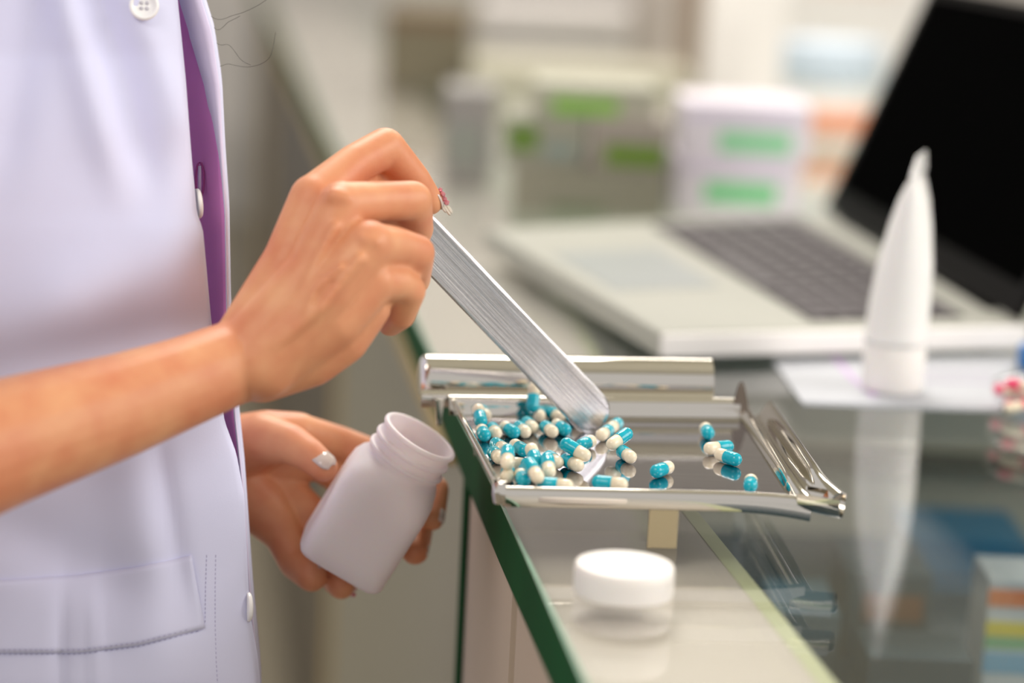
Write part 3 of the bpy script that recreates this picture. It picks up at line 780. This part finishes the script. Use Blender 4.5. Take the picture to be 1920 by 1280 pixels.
# left arm, palm towards the camera
WL = D(405, 872, .895); ELL = Vector((-.40, .97+YS, .02))
chain([(SHL, 50), (ELL + Vector((0, 0, .05)), 42), (ELL, 37), (ELL.lerp(WL, .5), 31), (WL, 23), (450, 872, .897, 22)])
chain([(420, 850, .893, 22), (500, 822, .882, 17), (560, 812, .886, 12.5)])       # index ray
chain([(420, 870, .900, 22), (520, 870, .905, 17), (590, 860, .905, 12)])       # middle ray
chain([(420, 890, .900, 22), (520, 925, .905, 17), (575, 960, .900, 12)])       # ring ray
chain([(420, 900, .892, 21), (490, 950, .892, 17), (530, 1000, .888, 11.5)])      # little ray
chain([(430, 845, .880, 19), (490, 822, .866, 15.5), (545, 832, .852, 11.5), (580, 853, .845, 9.8), (606, 875, .840, 8.6)])   # thumb
chain([(560, 812, .886, 12), (640, 832, .902, 10.5), (740, 868, .908, 9.5), (815, 918, .888, 8.6), (810, 970, .872, 7.8)])      # index behind the bottle
chain([(590, 860, .905, 11.5), (690, 930, .915, 10), (785, 985, .893, 9), (778, 1032, .872, 8.4)])
chain([(575, 960, .900, 11.5), (598, 1040, .898, 10), (630, 1085, .880, 9.0), (640, 1098, .868, 8.0)])
chain([(530, 1000, .888, 11.5), (555, 1055, .878, 10), (584, 1080, .862, 9.2)])
# trunk and neck under the coat
TC = Vector((-.41, .86+YS, 0))
chain([(TC + Vector((0, 0, -.6)), 120), (TC + Vector((0, 0, -.1)), 105), (TC + Vector((0, 0, .25)), 112), (TC+Vector((0, -.02, .36)), 95)])
chain([(SHR + Vector((.0, .03, -.01)), 55), (TC + Vector((0, 0, .38)), 75), (SHL + Vector((0, -.03, -.01)), 55)])
chain([(TC + Vector((0, 0, .40)), 60), (TC + Vector((.01, 0, .54)), 55)])
body = bmobj('body', hulls, M_skin, person)
rm = body.modifiers.new('rm', 'REMESH'); rm.mode = 'VOXEL'; rm.voxel_size = .00135; rm.use_smooth_shade = True
sm = body.modifiers.new('sm', 'SMOOTH'); sm.factor = .5; sm.iterations = 6
dg = bpy.context.evaluated_depsgraph_get(); me2 = bpy.data.meshes.new_from_object(body.evaluated_get(dg))
body.modifiers.clear(); body.data = me2
for p in me2.polygons: p.use_smooth = True

# nails
def nail(c, along, normal, l, wd, off=.0, label='clear pale painted nail', gems=0, m=M_nail, tipl=0):
    along = along.normalized(); normal = (normal - along*normal.dot(along)).normalized(); c = c + normal*off; ac = along.cross(normal)
    rows = []
    for i in range(9):
        t = i/8; x = (t-.5)*l; hw = wd/2*(1-abs(2*t-1)**4*.55); row = []
        for j in range(7):
            s = -1+2*j/6; row.append(c + along*x + ac*(s*hw) + normal*(-.0018*s*s - .0012*(2*t-1)**2))
        rows.append(row)
    o = sweep('fingernail', rows, m, person, closed=False, caps=False); solid(o, .0006); o['label'] = label
    for g in range(gems):
        a = g*2.39996; rr = .0014*math.sqrt(g)*.9
        p = c + along*(rr*math.cos(a)*1.3) + ac*(rr*math.sin(a)) + normal*.0014
        bm = bmesh.new(); bmesh.ops.create_icosphere(bm, subdivisions=1, radius=.0012+.0005*((g*7) % 3)/2, matrix=Matrix.Translation(p))
        bmobj('rhinestone', bm, M_gem, o, smooth=False)
    return o
toC = -fwd
ia = (D(820, 400, .764)-D(798, 352, .758)).normalized(); inn = (right*.85+upc*.5+fwd*.15).normalized()
n1 = nail(D(826, 368, .762), ia, inn, .0125, .0085, gems=9)
# long crystal drops at the tip of the index nail
cpos = D(833, 386, .762); cdv = (D(848, 404, .762)-D(828, 374, .762)).normalized()
for k, (dx, ln) in enumerate(((0, .0062), (.0017, .0048), (-.0013, .0044))):
    a = cpos + right*dx; x, y, z = frame_of(cdv)
    rings = [[a + cdv*s_ + x*math.cos(q_)*r_ + y*math.sin(q_)*r_ for q_ in [2*math.pi*i/6 for i in range(6)]] for s_, r_ in ((0, .0004), (.0012, .0010), (ln-.001, .0009), (ln, .0003))]
    sweep('crystal_drop', rings, M_crystal, n1, smooth=False)
nail(D(605, 874, .840), D(606, 875, .84)-D(580, 853, .845), upc*.62+toC*.75+right*.2, .0145, .0115, off=.0084)
nail(D(640, 1096, .868), D(640, 1098, .868)-D(630, 1085, .880)+right*.004, toC*.6+right*.5-upc*.2, .011, .0085, off=.0074, gems=6)
nail(D(584, 1080, .862), D(584, 1080, .862)-D(555, 1055, .878), upc*.4+right*.5+toC*.5, .010, .008, off=.0086)
nail(D(811, 968, .872), D(810, 970, .872)-D(815, 918, .888), right*.95+toC*.3, .012, .0085, off=.0074)
nail(D(779, 1028, .873), D(778, 1032, .872)-D(785, 985, .893), right*.95+toC*.2-upc*.2, .011, .0085, off=.0080)

# ------------------------------------------------------------------ coat
edge = [(-300, 322), (0, 330), (150, 345), (290, 356), (400, 366), (430, 377), (600, 393), (790, 418), (850, 440), (930, 455), (1080, 462), (1150, 466), (1230, 480), (1280, 485), (1600, 500)]
oute = [(-300, 330), (0, 377), (60, 396), (160, 411), (300, 418), (400, 425), (580, 428), (785, 443), (900, 455), (1000, 462), (1130, 471), (1270, 485), (1600, 500)]
def YE(py): return .758 + YS - .012 - .055*max(0, min(1, (py-100)/1180))
def fold(px, py, w_, a, p, q):
    # ridge along the line p-q
    d = Vector(q)-Vector(p); L_ = d.length; d /= L_; v = Vector((px, py))-Vector(p); s = v.dot(d); t = v.x*(-d.y)+v.y*d.x
    e = 1
    if s < 0: e = math.exp(-(s/120)**2)
    if s > L_: e = math.exp(-((s-L_)/120)**2)
    return a*math.exp(-(t/w_)**2)*e
def coatY(px, py, ex):
    s = (ex-px)/460.0          # 0 at edge, 1 near left of frame
    Y = YE(py) - .060*(max(s, 0)**.75) * (1-.25*max(s, 0))
    Y += .014*math.exp(-(s/.06)**2)*0
    # folds: ridges come towards the camera
    Y -= fold(px, py, 34, .0065, (110, -50), (190, 230)) + fold(px, py, 40, .006, (230, -50), (345, 200))
    Y += fold(px, py, 40, .0065, (165, -50), (260, 260)) + fold(px, py, 45, .005, (20, 230), (60, 0))
    Y -= fold(px, py, 70, .007, (330, 250), (340, 560)) + fold(px, py, 80, .008, (150, 560), (330, 470))
    Y += fold(px, py, 60, .009, (-40, 700), (420, 600))
    Y += fold(px, py, 60, .005, (60, 1010), (190, 1070)) - fold(px, py, 60, .005, (250, 880), (300, 1180))
    Y += fold(px, py, 24, .004, (300, 880), (330, 1050)) + fold(px, py, 14, .0025, (116, 1215), (112, 1300)) - fold(px, py, 10, .002, (180, 1215), (185, 1300))
    Y += noise.noise(Vector((px/220, py/300, 0)))*.004
    return Y
def coatP(px, py):
    ex = table(edge, py)
    return YP(px, py, coatY(px, py, ex))
NR, NC = 236, 90
rows = []
for i in range(NR+1):
    py = -760 + 3440*i/NR; ex = table(edge, py); row = []
    for j in range(NC+1):
        s = j/NC; px = ex - (ex+620)*s
        row.append(YP(px, py, coatY(px, py, ex)))
    rows.append(row)
o = sweep('coat_front', rows, M_coat, person, closed=False, caps=False); solid(o, .0012, -1)
o['label'] = 'lavender white coat front'
# other front with the buttonholes, seen from the inside
rows = []; hem = []
for i in range(NR+1):
    py = -760 + 3440*i/NR; xo = table(oute, py); xi = table(edge, py)-40; row = []
    Y0 = YE(py)+.012
    for j in range(16):
        s = j/15; px = lerp(xo-4, xi, s)
        row.append(YP(px, py, Y0 + .016*math.sin(min(1, s*1.3)*math.pi/2)+.012*s))
    rows.append(row)
    p = YP(xo, py, Y0 - .001); x0 = p
    hw = table([(-300, 42), (70, 42), (150, 30), (220, 20), (300, 13), (400, 9), (900, 9)], py)  # strip widens towards the top to paint the lit part of the facing
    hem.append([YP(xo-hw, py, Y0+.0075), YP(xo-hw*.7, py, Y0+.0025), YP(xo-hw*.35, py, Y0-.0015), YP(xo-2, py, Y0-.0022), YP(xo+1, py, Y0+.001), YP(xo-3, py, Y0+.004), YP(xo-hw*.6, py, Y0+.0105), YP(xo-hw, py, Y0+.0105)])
o = sweep('coat_facing', rows, M_inner, person, closed=False, caps=False); solid(o, .0008); o['label'] = 'inner face of the open coat front, pink-violet glow painted in'
o = sweep('coat_lit_hem', hem, M_hem, person, closed=True); o['label'] = 'pale rolled outer edge with painted lit strip'
# outer side of that front, wrapping away from the camera to the left side of the body
rows = []
for i in range(NR//2+1):
    py = -760 + 3440*i/(NR/2); xo = table(oute, py); Y0 = YE(py)+.014; p = YP(xo-4, py, Y0); row = []
    for j in range(20):
        s = j/19; a = s*math.pi*.62
        row.append(p + Vector((-.30*(1-math.cos(a))*.75, .26*math.sin(a), 0)))
    rows.append(row)
o = sweep('coat_side', rows, M_coat, person, closed=False, caps=False); solid(o, .001)
# rest of the coat around the trunk, and trousers below it
def garment(name, m, chains_, vox=.006):
    global hulls
    hulls = bmesh.new()
    for c_ in chains_: chain(c_)
    g = bmobj(name, hulls, m, person)
    a = g.modifiers.new('rm', 'REMESH'); a.mode = 'VOXEL'; a.voxel_size = vox; a.use_smooth_shade = True
    b = g.modifiers.new('sm', 'SMOOTH'); b.factor = .5; b.iterations = 6
    return g
V = Vector
garment('coat_back', M_coat, [
    [(TC + V((-.01, .02, -.52)), 142), (TC + V((0, .02, -.1)), 128), (TC + V((0, .02, .25)), 130), (TC + V((0, -.01, .36)), 112)],
    [(SHR + V((0, .03, 0)), 66), (TC + V((0, 0, .385)), 90), (SHL + V((0, -.03, 0)), 66)]])
garment('trousers', mat('dark_trousers', (52, 54, 66), rough=.85), [
    [(TC + V((0, -.06, -.55)), 85), (TC + V((0, -.07, -.90)), 50)], [(TC + V((0, .08, -.55)), 85), (TC + V((0, .09, -.90)), 50)]])
# sleeves
def sleeve(a, b, ra, rb, m=M_coat):
    x, y, z = frame_of(b-a); rings = []
    for i in range(25):
        t = i/24; c = a.lerp(b, t); ring = []
        for k in range(40):
            q_ = 2*math.pi*k/40; r_ = lerp(ra, rb, t)*(1+.05*noise.noise(Vector((math.cos(q_)*2, math.sin(q_)*2, t*3))))
            ring.append(c + x*math.cos(q_)*r_ + y*math.sin(q_)*r_)
        rings.append(ring)
    o = sweep('sleeve', rings, m, person, closed=True, caps=False); solid(o, .0015); return o
eu = el + Vector((-.01, 0, .06))
sl_end = D(-150, 120, .60)
sleeve(SHR + Vector((-.0, 0, .03)), SHR.lerp(eu, .72), .070, .072)
sleeve(SHL + Vector((0, 0, .03)), SHL.lerp(ELL + Vector((0, 0, .05)), .7), .070, .066)
# buttons
def button(c, nrm, r=.0078):
    n_ = nrm.normalized(); x, y, z = frame_of(n_)
    ax = (x, y, z)
    b = lathe('button', [(0, .0), (r*.96, 0), (r, .0006), (r, .0018), (r*.9, .0026), (r*.78, .0025), (r*.70, .0014), (0, .0012)], M_button, person, n=40, axis=ax, origin=c)
    for a in range(4):
        q_ = math.pi/4+math.pi/2*a; cc = c + x*math.cos(q_)*r*.26 + y*math.sin(q_)*r*.26
        lathe('button_hole', [(0, .0011), (r*.13, .0011), (r*.13, .0016), (0, .0016)], M_bholes, b, n=12, axis=ax, origin=cc)
    return b
pbt = coatP(271, 12); button(pbt + toC*.0012, toC*1.0+right*.12+upc*.05)
pe = YP(366, 382, YE(382)); button(pe+right*.0005-fwd*.001, right*.95+upc*.1+fwd*.30, r=.0080)
pe = YP(465, 1137, YE(1137)); button(pe-right*.001-fwd*.001, right*.95+fwd*.30, r=.0080)
# buttonhole on the inner facing
ph = YP(375, 338, YE(338)+.012+.0135)
rings = []
for i in range(25):
    a = 2*math.pi*i/24; c = ph + upc*(.0098*math.sin(a)) + right*(.0022*math.cos(a)) - fwd*.0012 + upc*0
    rings.append([c + right*.0006*math.cos(q_)+fwd*.0006*math.sin(q_) + upc*.0002*math.sin(q_) for q_ in [0, 1.57, 3.14, 4.71]])
sweep('buttonhole', rings, mat('violet_thread', (170, 80, 150), rough=.8), person, caps=False)
slit = [ph + upc*a*.0078 + right*b*.0008 - fwd*.0012 for a, b in ((-1, -1), (-1, 1), (1, 1), (1, -1))]
o = mesh('buttonhole_slit', slit, [[0, 1, 2, 3]], M_hem, person); solid(o, .0004)
# pocket welt and stitching
def wtop(px): return table([(-400, 1112), (0, 1088), (150, 1078), (260, 1062), (362, 1040), (420, 1030)], px)
def wbot(px): return table([(-400, 1232), (0, 1222), (150, 1222), (260, 1208), (384, 1176), (420, 1170)], px)
rows = []
for i in range(61):
    px = lerp(-380, 384, i/60); row = []
    pxt = px if px < 340 else lerp(340, 360, (px-340)/44)
    for j in range(13):
        t = j/12; py = lerp(wtop(pxt), wbot(px), t); x = lerp(pxt, px, t)
        lift = .0018 if j > 0 else .0012
        row.append(coatP(x, py) + toC*(lift + .0006*math.sin(t*math.pi)))
    rows.append(row)
o = sweep('pocket_welt', rows, M_coat, person, closed=False, caps=False); solid(o, .0012, -1)
def stitches(line, lift, name='stitching', step=8):
    bm = bmesh.new(); pts = []
    for i in range(len(line)-1):
        a, b = Vector(line[i]), Vector(line[i+1]); n = max(1, int((b-a).length/step))
        for k in range(n): pts.append((a.lerp(b, k/n), (b-a).normalized()))
    for p, d in pts:
        q0 = coatP(p.x-d.x*2.4, p.y-d.y*2.4)+toC*lift; q1 = coatP(p.x+d.x*2.4, p.y+d.y*2.4)+toC*lift
        x, y, z = frame_of(q1-q0); c = (q0+q1)/2; Mx = Matrix((x, y, z)).transposed().to_4x4(); Mx.translation = c
        bmesh.ops.create_cube(bm, size=1, matrix=Mx @ Matrix.Diagonal((.00035, .00035, (q1-q0).length, 1)))
    o = bmobj(name, bm, M_thread, person, smooth=False); o['kind'] = 'stuff'
stitches([(388, 1042), (386, 1100), (385, 1172)], .0014)
stitches([(405, 1042), (404, 1100), (404, 1172), (406, 1240), (409, 1290)], .0014)
stitches([(x, wbot(x)+3) for x in range(-60, 386, 20)], .0014)
stitches([(x, wbot(x)-5) for x in range(-60, 380, 20)], .0033)
# a few loose strands of hair
for pts in ([(330, -60), (395, 30), (440, 28), (480, 12), (510, -8)], [(360, -60), (400, 50), (430, 40), (450, 30)], [(350, -50), (400, 72), (430, 85), (452, 112), (470, 122)], [(340, -60), (395, 108), (430, 120), (470, 125), (505, 108), (517, 60)]):
    P = [D(x, y, .80) for x, y in pts]
    PP = curve([tuple(p) for p in P], 8); PP = [Vector(p) for p in PP]
    sweep('hair_strand', tube_path(PP, .00011, 5), M_hair, person)
